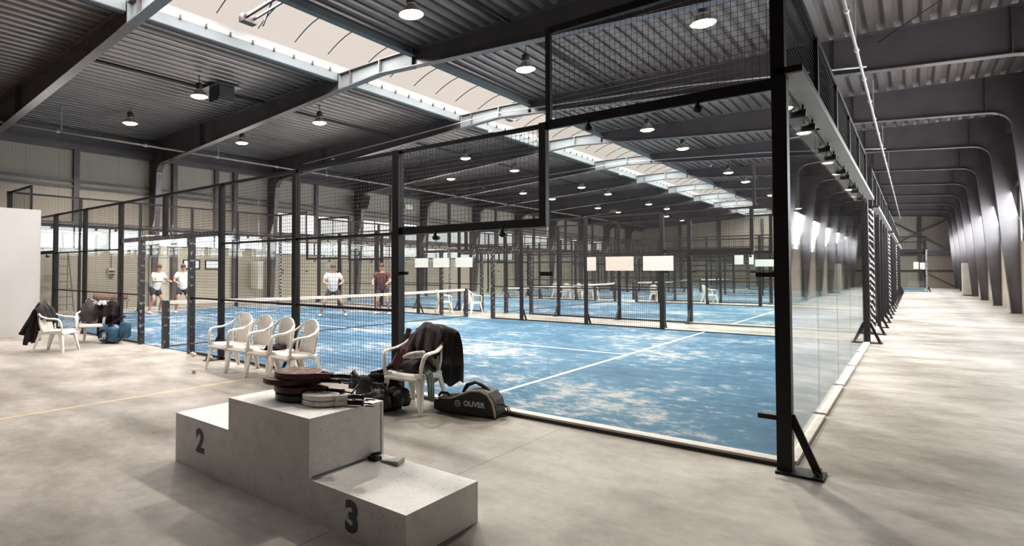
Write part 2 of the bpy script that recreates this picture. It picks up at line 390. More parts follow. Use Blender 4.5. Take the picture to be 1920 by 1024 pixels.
# ------------------------------------------------------------------ padel courts
H2, H3, H4 = 1.975, 2.95, 3.9
def wires(a0, a1, z0, z1, axis, p=.05, r=.0025):
    mb = MB(); n = max(1, round((a1 - a0) / p)); m = max(1, round((z1 - z0) / p))
    P = (lambda a, z, o: (a, o, z)) if axis == 0 else (lambda a, z, o: (o, a, z))
    def w(p0, p1, ax):
        mb.tube([p0, p1], r, 3, caps=False, up=(0, 0, 1) if ax else (1, 0, 0) if axis else (0, 1, 0))
    for i in range(n + 1):
        a = a0 + (a1 - a0) * i / n; w(P(a, z0, 0), P(a, z1, 0), 0)
    for j in range(m + 1):
        z = z0 + (z1 - z0) * j / m; w(P(a0, z, .004), P(a1, z, .004), 1)
    return mb
def clamp(parent, x, z, axis=0, drop=.07):
    mb = MB()
    if axis == 0: mb.tube([(x, -.045, z), (x, .03, z)], .03, 10).box(x - .015, x + .015, -.035, -.02, z, z + drop)
    else: mb.tube([(-.05, x, z), (.05, x, z)], .035, 10).box(.02, .035, x - .015, x + .015, z, z + drop)
    return mb.build('glass_clamp', 'black', parent, True)
def side_fence(label):
    """local x from -20 to 0, outward is -y"""
    t = thing('court_side_fence', label, 'fence', group='court side fences')
    post = lambda x, z0, z1, w=.085, m='black', nm='post', y=0.: MB().box(x - w / 2, x + w / 2, y - w / 2, y + w / 2, z0, z1).build(nm, m, t)
    rail = lambda x0, x1, z, h=.035, m='black', y=0.: MB().box(x0, x1, y - .02, y + .02, z - h / 2, z + h / 2).build('rail', m, t)
    mesh = lambda x0, x1, z0, z1: wires(x0, x1, z0, z1, 0).build('mesh_panel', 'wire', t)
    pane = lambda x0, x1, z0, z1: MB().box(x0 + .004, x1 - .004, .006, .018, z0, z1).build('glass_pane', 'glass', t)
    for s in (0, 1):
        f = (lambda a, b: (a, b)) if not s else (lambda a, b: (-20 - b, -20 - a)); g = (lambda x: x) if not s else (lambda x: -20 - x)
        pane(*f(-2, -.06), .05, H3 - .05); pane(*f(-3.96, -2), .05, H2 - .05)
        mesh(*f(-2, 0), H3, H4); mesh(*f(-4, -2), H2, H3)
        rail(*f(-4, -.05), .015, .03, 'dark', -.055); 
        MB().box(*f(-4, -.05), -.075, .045, .03, .05).build('kerb', 'kerb', t)
        post(g(-2 - .03), H2 - .04, H3 + .03, .075); post(g(-2 + .03), H3, H4 + .02, .05)
        rail(*f(-2, 0), H3, .09); rail(*f(-2, 0), H4, .07); rail(*f(-4, -2), H2, .085); rail(*f(-4, -2), H3, .045)
        post(g(-4), 0, H3 + .02, .1); post(g(-4), 0, H2, .115)
        if s: post(-20, 0, H3, .09); post(-20, H3, H4, .08)
        for x in (-.6, -1.55): clamp(t, g(x), H3 - .1)
        for x in (-2.5, -3.4): clamp(t, g(x), H2 - .1)
        for x, z in ((-2, 1.46), ): MB().box(g(x) - .07, g(x) + .07, -.02, .005, z - .02, z + .02).build('glass_clamp', 'black', t)
        for x, z in ((-3.9, 1.46), ): MB().box(g(x) - .07, g(x) + .07, -.02, .005, z - .02, z + .02).build('glass_clamp', 'black', t)
        for x in (-6, -8): 
            post(g(x), 0, H3 + .015); b = MB().bar((g(x), -.03, .42), (g(x), -.27, .02), .05, .02).box(g(x) - .07, g(x) + .07, -.3, .05, 0, .012); b.build('brace', 'black', t)
        b = MB().bar((g(-4), -.03, .42), (g(-4), -.27, .02), .05, .02).box(g(-4) - .07, g(-4) + .07, -.3, .05, 0, .012); b.build('brace', 'black', t)
        for a in (-6, -8):
            mesh(*f(a, a + 2), .04, H3); rail(*f(a, a + 2), .03); rail(*f(a, a + 2), 1.0, .03); rail(*f(a, a + 2), 1.95, .03); rail(*f(a, a + 2), H3, .045)
        mesh(*f(-10, -8), 2.17, H3); rail(*f(-10, -8), H3, .045)
        rail(*f(-10, -8), 2.13, .09, 'wrap')
        mesh(*f(-9, -8), .04, 2.1); rail(*f(-9, -8), .03); rail(*f(-9, -8), 1.0, .03)
        post(g(-9), 0, 2.1, .1, 'wrap', 'door_post')
    post(-10, 2.15, H3 + .015)
    return t
def end_fence(label, full, right=True):
    """local y 0..10, outward is +x"""
    t = thing('court_end_fence', label, 'fence', group='court end fences')
    for k in range(5):
        MB().box(-.018, -.006, 2 * k + .05, 2 * k + 1.995, .06, H3 - .02).build('glass_pane', 'glass', t)
        wires(2 * k, 2 * k + 2, H3, H4, 1).build('mesh_panel', 'wire', t)
        MB().box(-.045, .045, 2 * k + .06, 2 * k + 1.96, 0, .03).build('kerb', 'kerb', t)
        MB().box(-.03, .03, 2 * k, 2 * k + 2, H4 - .03, H4 + .03).build('rail', 'black', t)
        for d in (.85, 1.5): clamp(t, 2 * k + d, H3 - .07, 1)
    c = MB().box(.0, .15, -.2, 10.05, H3, H3 + .012); c.build('channel_plate', 'foot', t)
    MB().box(-.03, .15, -.2, 10.05, H3 + .012, H3 + .06).build('rail', 'black', t)
    for k in range(6):
        y = 2 * k
        if 0 < k < 5:
            MB().box(-.035, .035, y - .05, y + .05, H3, H4).build('post', 'black', t)
            if full: MB().box(.0, .08, y - .04, y + .04, 0, H3).build('post', 'black', t)
        else:
            yy = -.15 if k == 0 else 10.05
            MB().box(-.045, .05, yy - .055, yy + .055, 0, H3).build('post', 'wrap2' if (full and k == 0) else 'black', t)
            MB().box(-.05, .04, yy - .05, yy + .05, H3, H4 + .03).build('post', 'black', t)
        if full or k in (0, 5):
            yy = -.15 if k == 0 else (10.05 if k == 5 else y)
            b = MB().bar((.04, yy, .42), (.2, yy, .02), .025, .05).box(-.05, .24, yy - .11, yy + .11, 0, .018)
            for q in (-.06, .06): b.tube([(.2, yy + q, .018), (.2, yy + q, .05)], .014, 8)
            b.build('brace', 'black', t)
            if k == 5 and not full:
                MB().bar((-.04, yy, .42), (-.2, yy, .02), .025, .05).box(-.24, .02, yy - .06, yy + .06, 0, .018).build('brace', 'black', t)
    if right and not full:
        for z in (1.46, .39): MB().box(-.17, -.02, -.17, -.13, z - .018, z + .018).build('glass_clamp', 'black', t)
    return t
def net(label):
    t = thing('padel_net', label, 'net', group='padel nets')
    for y in (.02, 9.98): MB().box(-.055, .055, y - .055, y + .055, 0, .92).build('net_post', 'wrap', t)
    def sag(y): return .88 - .04 * sin(pi * y / 10)
    mb = MB(); n = 200
    for i in range(n + 1):
        y = .1 + 9.8 * i / n; mb.tube([(0, y, .05), (0, y, sag(y))], .0016, 3, caps=False)
    for j in range(17):
        q = j / 16; mb.tube([(0, .1 + 9.8 * i / 10, .05 + q * (sag(.1 + 9.8 * i / 10) - .05)) for i in range(11)], .0016, 3, caps=False)
    mb.build('net_mesh', 'net', t)
    mb = MB(); ys = [.08 + 9.84 * i / 20 for i in range(21)]
    for s in (-.012, .012): mb.strip([(s, y, sag(y) - .035) for y in ys], [(s, y, sag(y) + .035) for y in ys])
    mb.strip([(-.012, y, sag(y) + .035) for y in ys], [(.012, y, sag(y) + .035) for y in ys]); mb.build('net_band', 'netband', t)
    MB().box(-.006, .006, .1, 9.9, .03, .05).build('hem', 'net', t)
    return t
def turf_court(label):
    t = MB().box(-19.97, -.03, .03, 9.97, .001, .012).build('artificial_turf', 'turf'); tag(t, label, 'artificial turf', 'blue padel courts')
    for x in (-3.05, -16.95): MB().box(x - .026, x + .026, .03, 9.97, .012, .0145).build('court_line', 'white', t)
    MB().box(-16.92, -3.08, 4.974, 5.026, .012, .0145).build('court_line', 'white', t)
    return t
PITCH = 12.4
cn = ['front', 'second', 'third', 'fourth', 'rearmost']
F0 = side_fence(''); R0 = end_fence('', False); R1 = end_fence('', True); L0 = end_fence('', True, False); N0 = net(''); T0 = turf_court('')
used = set()
def put(proto, loc, rz, label):
    if proto not in used:
        used.add(proto); proto.location = loc; proto.rotation_euler = (0, 0, rz); proto['label'] = label; return proto
    return dup(proto, loc, rz, label)
for k in range(5):
    dx = 1.4 if k == 4 else 0.; y = k * PITCH; n = cn[k]
    put(T0, (dx, y, 0), 0, 'worn blue turf of the %s court with white lines' % n)
    put(F0, (dx, y, 0), 0, 'black mesh and glass fence with door openings, near long side of the %s court' % n)
    put(F0, (dx - 20, y + 10, 0), pi, 'black mesh and glass fence with door openings, far long side of the %s court' % n)
    if k == 0: put(R0, (dx, y, 0), 0, 'clear glass end wall with mesh on top, of the front court beside the corridor')
    else: put(R1, (dx, y, 0), 0, 'glass end wall with black posts every pane, of the %s court beside the corridor' % n)
    put(L0, (dx - 20, y + 10, 0), pi, 'glass and mesh end wall of the %s court on the left wall side' % n)
    put(N0, (dx - 10, y, 0), 0, 'white-taped dark net across the middle of the %s court' % n)

# ------------------------------------------------------------------ sign boards
def board(x0, x1, y, z0, z1, m, label, cord=2.1):
    t = thing('sign_board', label, 'sign board', ((x0 + x1) / 2, y, z0), 0, 'blank boards on the fences')
    w = x1 - x0; MB().box(-w / 2, w / 2, -.006, .006, 0, z1 - z0).build('panel', m, t)
    if cord:
        for s in (-1, 1): MB().tube([(s * w * .42, 0, z1 - z0), (s * w * .42, .02, cord - z0)], .003, 5).build('cord', 'wire', t)
yb = 9.92
board(-12.08, -11.5, yb, 1.6, 1.91, 'sign', 'white blank board left of the three hung by the far door')
board(-11.28, -10.62, yb, 1.6, 1.91, 'sign', 'white blank board in the middle of the three hung by the far door')
board(-10.36, -9.7, yb, 1.6, 1.91, 'sign', 'white blank board right of the three hung by the far door')
board(-4.44, -3.71, yb, 1.49, 1.86, 'sign', 'bluish white blank board covering a post of the far fence, nearest the glass corner', 1.95)
board(-5.41, -4.68, yb, 1.49, 1.86, 'sign2', 'pinkish white blank board on the mesh, second from the far glass corner', 1.95)
board(-5.93, -5.68, yb, 1.49, 1.86, 'sign2', 'narrow pinkish board cut off by a far fence post', 1.95)
board(-4.9, -4.57, 22.3, 1.75, 2.14, 'sign', 'small square white board on the far fence of second court', 2.9)
board(-4.37, -4.2, 22.3, 1.75, 2.14, 'sign', 'narrow white board beside the small square board, second court', 2.9)
board(-4.15, -3.4, 22.3, 1.66, 1.95, 'sign', 'long white board low on the glass of second court', 2.9)
board(.72, 1.0, 49.4, 1.6, 2.1, 'sign', 'left white sheet on the corner fence at the corridor end', 0)
board(1.06, 1.33, 49.4, 1.58, 2.05, 'sign', 'right white sheet on the corner fence at the corridor end', 0)

# ------------------------------------------------------------------ high bay lamps
def lamp(label, power):
    t = thing('high_bay_lamp', label, 'lamp', group='lit high bay lamps')
    MB().lathe([(.01, .0), (.09, .0), (.10, .05), (.10, .2), (.05, .24), (.01, .24)], 16).build('housing', 'hosing', t, True)
    mb = MB(); pr = [(.10, .02), (.15, -.05), (.22, -.14), (.245, -.17), (.25, -.175), (.225, -.14), (.15, -.045), (.1, .01)]; n = 32
    vs = [(r * cos(2 * pi * k / n), r * sin(2 * pi * k / n), z) for r, z in pr for k in range(n)]
    mb.add(vs, [(i * n + k, i * n + (k + 1) % n, (i + 1) * n + (k + 1) % n, (i + 1) * n + k) for i in range(len(pr) - 1) for k in range(n)])
    mb.build('reflector', 'refl', t, True)
    MB().lathe([(.01, -.12), (.205, -.145), (.212, -.165), (.16, -.20), (.08, -.215), (.01, -.22)], 32).build('bulb', 'bulb', t, True)
    MB().tube([(0, 0, .24), (0, 0, .52)], .012, 6).box(-.08, .08, -.05, .05, .46, .52).build('hanger', 'hosing', t)
    l = bpy.data.lights.new('lamp_light', 'SPOT'); l.energy = power; l.color = (1., .91, .81); l.spot_size = radians(150); l.spot_blend = .6; l.shadow_soft_size = .2
    o = bpy.data.objects.new('lamp_light', l); COL.objects.link(o); o.parent = t; o.location = (0, 0, -.28)
    return t
LP = lamp('', 1750)
rows = [(3.3, [-19.3, -14.7, -6.6, -2.4]), (7.6, [-19.1, -14.4, -6.48, -2.4])]
for y in (16.1, 20.4, 28.3, 32.4, 40.3, 44.6): rows.append((y, [-18.3, -14.3, -6.35, -2.2]))
rows += [(51.5, [-16.4, -6.2]), (57., [-16.6, -6.2])]
pos = ['leftmost', 'left of the rooflight', 'right of the rooflight', 'rightmost']
for j, (y, xs) in enumerate(rows):
    for i, x in enumerate(xs):
        p = (['left of the rooflight', 'right of the rooflight'] if len(xs) == 2 else pos)[i]
        put(LP, (x, y, 6.72), 0, 'lit warm high bay lamp, %s in the %s row under the roof' % (p, ORD[j] if j < 9 else 'rearmost'))

# ------------------------------------------------------------------ pipes, conduits, heater, screen
def pipe(name, label, cat, pts, r, m, joints=0, drops=()):
    t = thing(name, label, cat, pts[0]); o = V(pts[0]); P = [V(p) - o for p in pts]
    MB().tube(P, r, 8).build('pipe_run', m, t, True)
    L = (P[-1] - P[0])
    for k in range(joints):
        c = P[0] + L * ((k + .5) / joints); d = L.normalized() * .06
        MB().tube([c - d, c + d], r * 1.7, 8).build('coupling', m, t, True)
    for s, h in drops:
        c = P[0] + L * s; MB().tube([c, c + V((0, 0, h))], r * .45, 6).build('hanger_rod', m, t)
    return t
pipe('sprinkler_pipe', 'long pale sprinkler pipe along the eaves above the left wall', 'pipe', [(-20.5, -3, 6.14), (-20.5, 62, 6.14)], .035, 'pipe', 22, [(.07 + .09 * k, .95) for k in range(10)])
pipe('sprinkler_pipe', 'pale sprinkler pipe running along the roof above the glass end walls', 'pipe', [(-.05, 3.5, 5.92), (-.05, 60, 5.92)], .028, 'pipe', 24, [(.1 + .12 * k, 1.0) for k in range(7)])
pipe('conduit', 'pale conduit crossing under the rooflight on the third beam', 'pipe', [(-20.4, 11.75, 6.45), (-10, 11.75, 6.93), (-4, 11.75, 6.6), (0, 11.75, 6.2)], .022, 'pipe', 5)
pipe('conduit', 'pale conduit crossing under the rooflight on the fifth beam', 'pipe', [(-20.4, 23.75, 6.45), (-10, 23.75, 6.93), (-4, 23.75, 6.6), (0, 23.75, 6.2)], .022, 'pipe', 5)
pipe('cable_tray', 'dark cable tray under the deck left of the rooflight', 'cable tray', [(-15.3, .2, 7.06), (-15.3, 60, 7.06)], .03, 'dark', 0)
pipe('cable_tray', 'dark cable tray under the deck right of the rooflight', 'cable tray', [(-6.0, .2, 7.09), (-6.0, 60, 7.09)], .03, 'dark', 0)
pipe('tie_rod', 'thin diagonal bracing rod under the left roof deck', 'bracing rod', [(-20.9, .3, 6.6), (-23.0, 5.8, 6.4)], .012, 'dark')
pipe('tie_rod', 'thin diagonal bracing rod above the corridor', 'bracing rod', [(.2, 11.9, 6.75), (3.0, 6.2, 6.6)], .012, 'dark')
t = thing('unit_heater', 'dark unit heater hung under the roof beside the brightest left lamp', 'heater', (-14.9, 4.15, 6.6))
MB().box(-.3, .3, -.25, .25, .1, .42).build('casing', 'hosing', t); MB().box(-.5, .5, -.4, .4, .43, .46).build('mounting_plate', 'steel', t)
for x in (-.22, 0, .22): MB().box(x - .05, x + .05, -.27, .27, .0, .1).build('louvre', 'hosing', t)
for x in (-.28, .28): MB().tube([(x, 0, .46), (x, 0, .58)], .012, 6).build('hanger', 'hosing', t)
t = thing('wall_screen', 'black flat screen tilted on a bracket by the fourth left column', 'screen', (-22.35, 17.7, 5.0), .25)
MB().bar((-.1, 0, 0), (.1, 0, .75), .9, .07, up=(1, 0, 0)).build('display', 'black', t); MB().bar((-.1, .05, .4), (-.35, .2, .4), .05, .05).build('bracket', 'steel', t)
MB().tube([(-.42, 0, .9), (-.4, 0, .5), (-.46, 0, 0)], .02, 6).build('cable', 'pipe', t)
t = thing('exit_sign', 'small lit exit sign high on the left wall', 'exit sign', (XL + .1, 22.6, 5.4))
MB().box(-.1, .05, -.35, .35, 0, .3).build('housing', 'cab', t); MB().box(.05, .056, -.33, .33, .02, .28).build('lit_face', 'exitm', t)

# ------------------------------------------------------------------ left wall fittings
t = tag(thing('door_1', None, None, (XL, 6.33, 0)), kind='structure')
MB().box(0, .04, -.36, .36, 0, 2.05).build('door_leaf', 'door', t); MB().box(0, .07, -.42, -.36, 0, 2.1).box(0, .07, .36, .42, 0, 2.1).box(0, .07, -.42, .42, 2.05, 2.12).build('door_frame', 'cab', t)
MB().tube([(.04, .3, 1.0), (.1, .3, 1.0), (.1, .18, 1.0)], .012, 6).build('handle', 'alu', t)
t = tag(thing('door_2', None, None, (XL, 8.45, 0)), kind='structure')
MB().box(.0, .06, -1.3, 1.3, 0, 2.44).build('door_leaf', 'wallz', t)
for y in (-.65, .42): 
    f = MB().box(.06, .08, y - .41, y + .41, 1.55, 1.98); f = f.build('window_frame', 'black', t); MB().box(.08, .084, y - .35, y + .35, 1.6, 1.93).build('pane', 'win', f)
t = thing('electrical_cabinet', 'pale grey electrical cabinet with white top on the left wall column', 'cabinet', (XL + .45, 11.12, .62))
MB().box(-.3, .3, -.28, .0, 0, 1.15).build('body', 'cab', t); MB().box(-.28, .28, -.3, -.28, .02, .98).build('door', 'door', t); MB().box(-.3, .3, -.29, .01, 1.15, 1.32).build('cap', 'board', t)
MB().tube([(.1, -.12, 1.32), (.1, -.1, 2.5), (.04, -.1, 4.4)], .025, 6).build('conduit', 'pipe', t)
t = thing('switch_box', 'small grey switch box under a cable on the left wall', 'switch box', (XL, 4.35, 1.28))
MB().box(0, .12, -.12, .12, 0, .32).build('casing', 'cab', t); MB().box(.12, .15, -.1, .1, .04, .09).box(.12, .15, -.1, .1, .16, .21).build('switch', 'dark', t); MB().tube([(.05, 0, .32), (.05, 0, 1.05)], .012, 6).build('cable', 'dark', t)
t = thing('thermostat', 'tiny dark twin socket on the pale wall behind the second mesh panel', 'socket', (XL, 12.75, 1.3))
MB().box(0, .08, -.09, .09, 0, .1).box(0, .08, -.09, .09, .14, .26).build('casing', 'dark', t)
# ladder
t = thing('stepladder', 'aluminium stepladder standing open by the left wall behind the white partition', 'ladder', (-22.6, 2.35, 0))
ld = lambda y, s: (s * .28 * (1 - .5 * y / 2.2), .0, y)
for s in (-1, 1):
    MB().bar((0 + .25, s * .30, 0), (0, s * .16, 2.2), .05, .03).build('rail', 'alu', t); MB().bar((-.45, s * .28, 0), (-.03, s * .16, 2.15), .03, .03).build('rear_leg', 'alu', t)
for k in range(7):
    z = .25 + k * .28; q = z / 2.2; MB().box(.25 * (1 - q) - .05, .25 * (1 - q) + .03, -.3 + .14 * q, .3 - .14 * q, z - .015, z + .015).build('tread', 'alu', t)
MB().box(-.1, .08, -.18, .18, 2.18, 2.22).build('top_cap', 'dark', t)
# mat roll on bench
t = thing('bench', 'low brown bench by the left wall under the rolled mat', 'bench', (-22.5, 4.0, 0))
MB().box(-.25, .25, -.65, .65, .3, .35).build('seat', 'roll', t)
for a in (-.2, .2):
    for b in (-.55, .55): MB().box(a - .025, a + .025, b - .025, b + .025, 0, .3).build('leg', 'roll', t)
t = thing('rolled_mat', 'rolled reddish brown mat lying on the low bench', 'mat', (-22.5, 4.0, .352))
MB().tube([(0, -.6, .13), (0, .62, .13)], .13, 16).build('roll', 'roll', t, True); MB().bar((.12, -.6, .13), (.22, -.62, .02), .1, .01).build('flap', 'maroon', t)
t = thing('storage_cabinet', 'narrow pale cabinet standing between the corridor columns', 'cabinet', (3.15, 43.2, 0))
MB().box(-.25, .3, -.4, .4, .06, 1.95).build('body', 'cab', t); MB().box(-.262, -.25, -.38, .38, .1, 1.9).build('door', 'door', t); MB().box(-.24, .28, -.38, .38, 0, .06).build('plinth', 'dark', t)
# white partition, left foreground
t = thing('partition_wall', 'tall plain white partition panel at the left edge', 'partition', (-14.42, -.82, 0))
MB().box(-.1, 0, -3.6, 0, 0, 2.9).build('panel', 'board', t); MB().box(-.1, .002, -.012, .004, 0, 2.905).build('edge_trim', 'sign', t)

# ------------------------------------------------------------------ podium
t = thing('winners_podium', 'white scuffed three-step winners podium numbered 2 and 3', 'podium', (-2.42, -2.725, 0))
X0, X1, X2, X3 = -1.2, -.45, .43, 1.2; D = .325
def blk(x0, x1, z0, z1, nm, top=.012):
    b = MB().box(x0, x1, -D, D, z0, z1); o = b.build(nm, 'podium', t); mod(o, 'BEVEL', width=.006, segments=2); return o
fr = MB(); prof = [(X0, 0), (X3, 0), (X3, .24), (X2, .24), (X2, .6), (X1, .6), (X1, .375), (X0, .375)]
fbd = fr.prism(prof, lambda x, z: (x, -D, z), lambda x, z: (x, -D + .018, z)).build('front_board', 'podium', t)
MB().prism(prof, lambda x, z: (x, D - .018, z), lambda x, z: (x, D, z)).build('back_board', 'podium', t)
o = MB().box(X0 + .001, X1, -D + .018, D - .018, .36, .375).box(X0 + .001, X0 + .018, -D + .018, D - .018, 0, .36).build('second_step', 'podium', t)
o = MB().box(X1, X2 - .001, -D + .018, D - .018, .585, .6).box(X1 + .001, X1 + .018, -D + .018, D - .018, .375, .585).box(X2 - .018, X2 - .001, -D + .018, D - .03, .25, .585).build('top_step', 'podium', t)
o = MB().box(X2 - .03, X3 - .001, -D + .018, D - .018, .225, .24).box(X3 - .018, X3 - .001, -D + .018, D - .018, 0, .225).build('third_step', 'podium', t)
RX = Matrix.Rotation(pi / 2, 4, 'X')
text_obj('number', '2', .23, 'num', fbd, Matrix.Translation((-.83, -D - .0005, .215)) @ RX, .0006, .011)
text_obj('number', '3', .23, 'num', fbd, Matrix.Translation((.80, -D - .0005, .112)) @ RX, .0006, .011)

# ------------------------------------------------------------------ rackets
def racket(name, label, loc, rz, body, face, group, sc=1.0, thick=.04, txt=None):
    t = thing(name, label, 'padel racket', loc, rz, group)
    out = [(.155 * sc * cos(a) * (1 if cos(a) < 0 else .95), .133 * sc * sin(a)) for a in [2 * pi * k / 36 for k in range(36)]]
    pol = [(x, y) for x, y in out]
    o = MB().prism(pol, lambda x, y: (x, y, .002), lambda x, y: (x, y, thick - .002)).build('head', body, t); mod(o, 'BEVEL', width=.007, segments=3, limit_method='ANGLE')
    MB().prism([(x * .9, y * .9) for x, y in pol], lambda x, y: (x, y, thick - .003), lambda x, y: (x, y, thick - .0005)).build('face', face, o)
    for s in (-1, 1): MB().bar((.13 * sc, s * .055, thick / 2), (.22 * sc, s * .014, thick / 2), .022, thick * .8).build('throat', body, t)
    MB().tube([(.2 * sc, 0, thick / 2), (.34 * sc, 0, thick / 2)], [.016, .016], 10).tube([(.335 * sc, 0, thick / 2), (.35 * sc, 0, thick / 2)], .02, 10).build('grip', 'rblack', t, True)
    MB().tube([(.35 * sc, 0, thick / 2), (.40 * sc, .03, thick * .3), (.44 * sc, -.02, thick * .2), (.37 * sc, -.03, thick * .3)], .005, 5).build('wrist_cord', 'rblack', t)
    return t
zt = .601
racket('racket', 'black padel racket at the bottom of the dark stack on the podium', (-2.475, -2.755, zt), .45, 'rblack', 'rblack', 'rackets on the podium', 1.02, .05)
racket('racket', 'glossy dark red racket second from bottom of the dark stack', (-2.50, -2.74, zt + .051), .3, 'red', 'rblack', 'rackets on the podium', 1.08, .05)
racket('racket', 'dark red racket jutting out left in the dark stack', (-2.575, -2.765, zt + .102), .55, 'red', 'rtop', 'rackets on the podium', 1.12, .045)
racket('racket', 'red and beige patterned racket on top of the dark stack', (-2.50, -2.72, zt + .148), .35, 'red', 'rtop', 'rackets on the podium', 1.16, .045)
racket('racket', 'plain white racket at the bottom of the white pair', (-2.235, -2.745, zt), .5, 'rwhite', 'rwhite', 'rackets on the podium', .84, .036)
w = racket('racket', 'white racket with dark print on top of the white pair', (-2.24, -2.74, zt + .037), .55, 'rwhite', 'rprint', 'rackets on the podium', .84, .036)
for a in ((-.05, -.03, .05, .05), (-.02, -.06, .07, .02), (-.08, .02, .0, .06), (.02, -.05, .08, .03)): MB().bar((a[0], a[1], .0365), (a[2], a[3], .0365), .007, .0012).build('print_stroke', 'num', w)
o = tag(MB().box(-.06, .06, -.04, .04, 0, .006).build('paper_slip', 'sign', None, False, (-2.13, -2.47, .6012)), 'small white paper slip behind the rackets on the podium top', 'paper'); o.rotation_euler.z = .5
o = tag(MB().prism([(-.07, -.05), (.08, -.04), (.05, .06), (-.03, .05)], lambda x, y: (x, y, 0), lambda x, y: (x, y, .006 + .02 * (x > 0))).build('paper_napkin', 'sign', None, False, (-1.83, -2.48, .2412)), 'crumpled white paper on the lowest podium step', 'paper')
t = thing('racket_clip', 'small black clip on the lowest step beside the paper', 'clip', (-1.945, -2.53, .241))
MB().box(-.035, .035, -.03, .03, 0, .022).build('base', 'bagblk', t); MB().bar((-.03, 0, .03), (.03, .02, .05), .03, .012).build('jaw', 'bagblk', t)

# ------------------------------------------------------------------ resin chairs (front is -y)
def chair(label, group='cream resin chairs'):
    t = thing('resin_armchair', label, 'chair', group=group)
    def seat(u, v):
        x = (u - .5) * (.47 - .05 * v); y = -.26 + .46 * v
        z = .405 - .02 * sin(pi * u) * sin(pi * min(1, v * 1.1)) - .05 * max(0, (.12 - v) / .12) ** 2 - .02 * v
        return (x, y, z)
    o = MB().grid(seat, 12, 12).build('seat', 'plastic', t, True); mod(o, 'SOLIDIFY', thickness=.012)
    apron = MB()
    for s in (-1, 1): apron.grid(lambda u, v, s=s: (s * (.235 - .025 * u), -.24 + .42 * u, .40 - .02 * u - v * (.055)), 6, 2)
    apron.grid(lambda u, v: ((u - .5) * .46, -.262 - .006 * sin(pi * u), .36 + .0 - v * .035), 8, 2)
    o = apron.build('apron', 'plastic', t, True); mod(o, 'SOLIDIFY', thickness=.01)
    # back: rim and slats
    def bk(x, z):  # y of back shell
        return .17 + .09 * (z - .4) / .42 - .10 * (x / .25) ** 2 * .55
    rim = []
    for k in range(25):
        a = pi * k / 24; x = -.225 * cos(a) ; z = .60 + .215 * sin(a) ** .8
        rim.append((x, bk(x, z), z))
    rim = [(-.21, bk(-.21, .41), .40), (-.225, bk(-.22, .5), .5)] + rim + [(.225, bk(.22, .5), .5), (.21, bk(.21, .41), .40)]
    MB().tube(rim, .019, 8, .7).build('back_rim', 'plastic', t, True)
    sl = MB()
    for k in range(9):
        x = -.135 + .27 * k / 8; zt = .60 + .215 * max(0, 1 - (x / .225) ** 2) ** .45 - .015
        pts = [(x * (.93 + .07 * q), bk(x, .40 + q * (zt - .40)), .39 + q * (zt - .39)) for q in (0, .25, .5, .75, 1)]
        sl.tube(pts, .0115, 6, .45, up=(1, 0, 0))
    sl.grid(lambda u, v: ((u - .5) * .36, bk((u - .5) * .36, .39 + .17 * v), .385 + .17 * v), 8, 3)
    sl.grid(lambda u, v: ((u - .5) * .30, bk((u - .5) * .30, .74 + .06 * v) - .004, .745 + .055 * v - .04 * (2 * u - 1) ** 2), 8, 2)
    o = sl.build('backrest', 'plastic', t, True); mod(o, 'SOLIDIFY', thickness=.008)
    for s in (-1, 1):
        a = [(s * .215, bk(.21, .72), .725), (s * .25, .12, .66), (s * .272, .0, .625), (s * .275, -.14, .618), (s * .272, -.205, .605), (s * .262, -.235, .565), (s * .245, -.25, .48), (s * .235, -.25, .38)]
        MB().tube(a, [.018, .024, .028, .029, .028, .027, .026, .024], 8, .55).build('armrest', 'plastic', t, True)
        for fy, top, bot in ((1, (s * .225, -.235), (s * .275, -.30)), (0, (s * .205, .17), (s * .25, .29))):
            lg = MB(); n = 6
            for i in range(n): pass
            P = lambda q, da, db: (top[0] + (bot[0] - top[0]) * q + da, top[1] + (bot[1] - top[1]) * q + db, .40 * (1 - q))
            sy = -1 if fy else 1
            w0 = lambda q: .075 * (1 - q) + .03 * q
            A = [P(q, -s * w0(q), 0) for q in (0, .2, .5, .8, 1)]; B = [P(q, 0, 0) for q in (0, .2, .5, .8, 1)]; C = [P(q, 0, -sy * w0(q)) for q in (0, .2, .5, .8, 1)]
            lg.strip(A, B).strip(B, C); o = lg.build('leg', 'plastic', t); mod(o, 'SOLIDIFY', thickness=.011, offset=0)
    return t
CH = chair('')
front = [((-7.06, -.37), .05, 'cream resin armchair first from the left in the row of four by the mesh'),
         ((-6.53, -.38), .03, 'cream resin armchair second from the left in the row of four'),
         ((-6.0, -.39), .0, 'cream resin armchair third from the left, dark cloth on its seat'),
         ((-5.44, -.42), -.1, 'cream resin armchair at the right end of the row, overlapping its neighbour'),
         ((-3.36, -.42), .08, 'cream resin armchair heaped with jackets beside the black racket bag'),
         ((-11.14, -1.52), 2.3, 'cream resin armchair with black jackets over it, nearest the white partition'),
         ((-12.1, -.5), 1.0, 'cream resin armchair holding a grey bag, beside the blue racket bag')]
for (x, y), rz, lab in front: put(CH, (x, y, 0), rz, lab)
far = [((-11.75, 11.1), 2.4, 'cream resin armchair left of the two standing behind the front net'),
       ((-10.9, 11.6), 3.0, 'cream resin armchair right of the two standing behind the front net'),
       ((-13.5, 23.5), 3.0, 'far cream chair at the left of the row beyond second court'), ((-12.9, 23.5), 3.1, 'far cream chair second in the row beyond second court'),
       ((-12.3, 23.6), 3.1, 'far cream chair third in the row beyond second court'), ((-11.7, 23.6), 3.1, 'far cream chair at the right of the row beyond second court'),
       ((-8.4, 23.4), 2.8, 'far cream chair alone by the third court fence'), ((-6.3, 24.0), 2.2, 'distant cream chair seen through the far glass')]
for (x, y), rz, lab in far: put(CH, (x, y, 0), rz, lab)

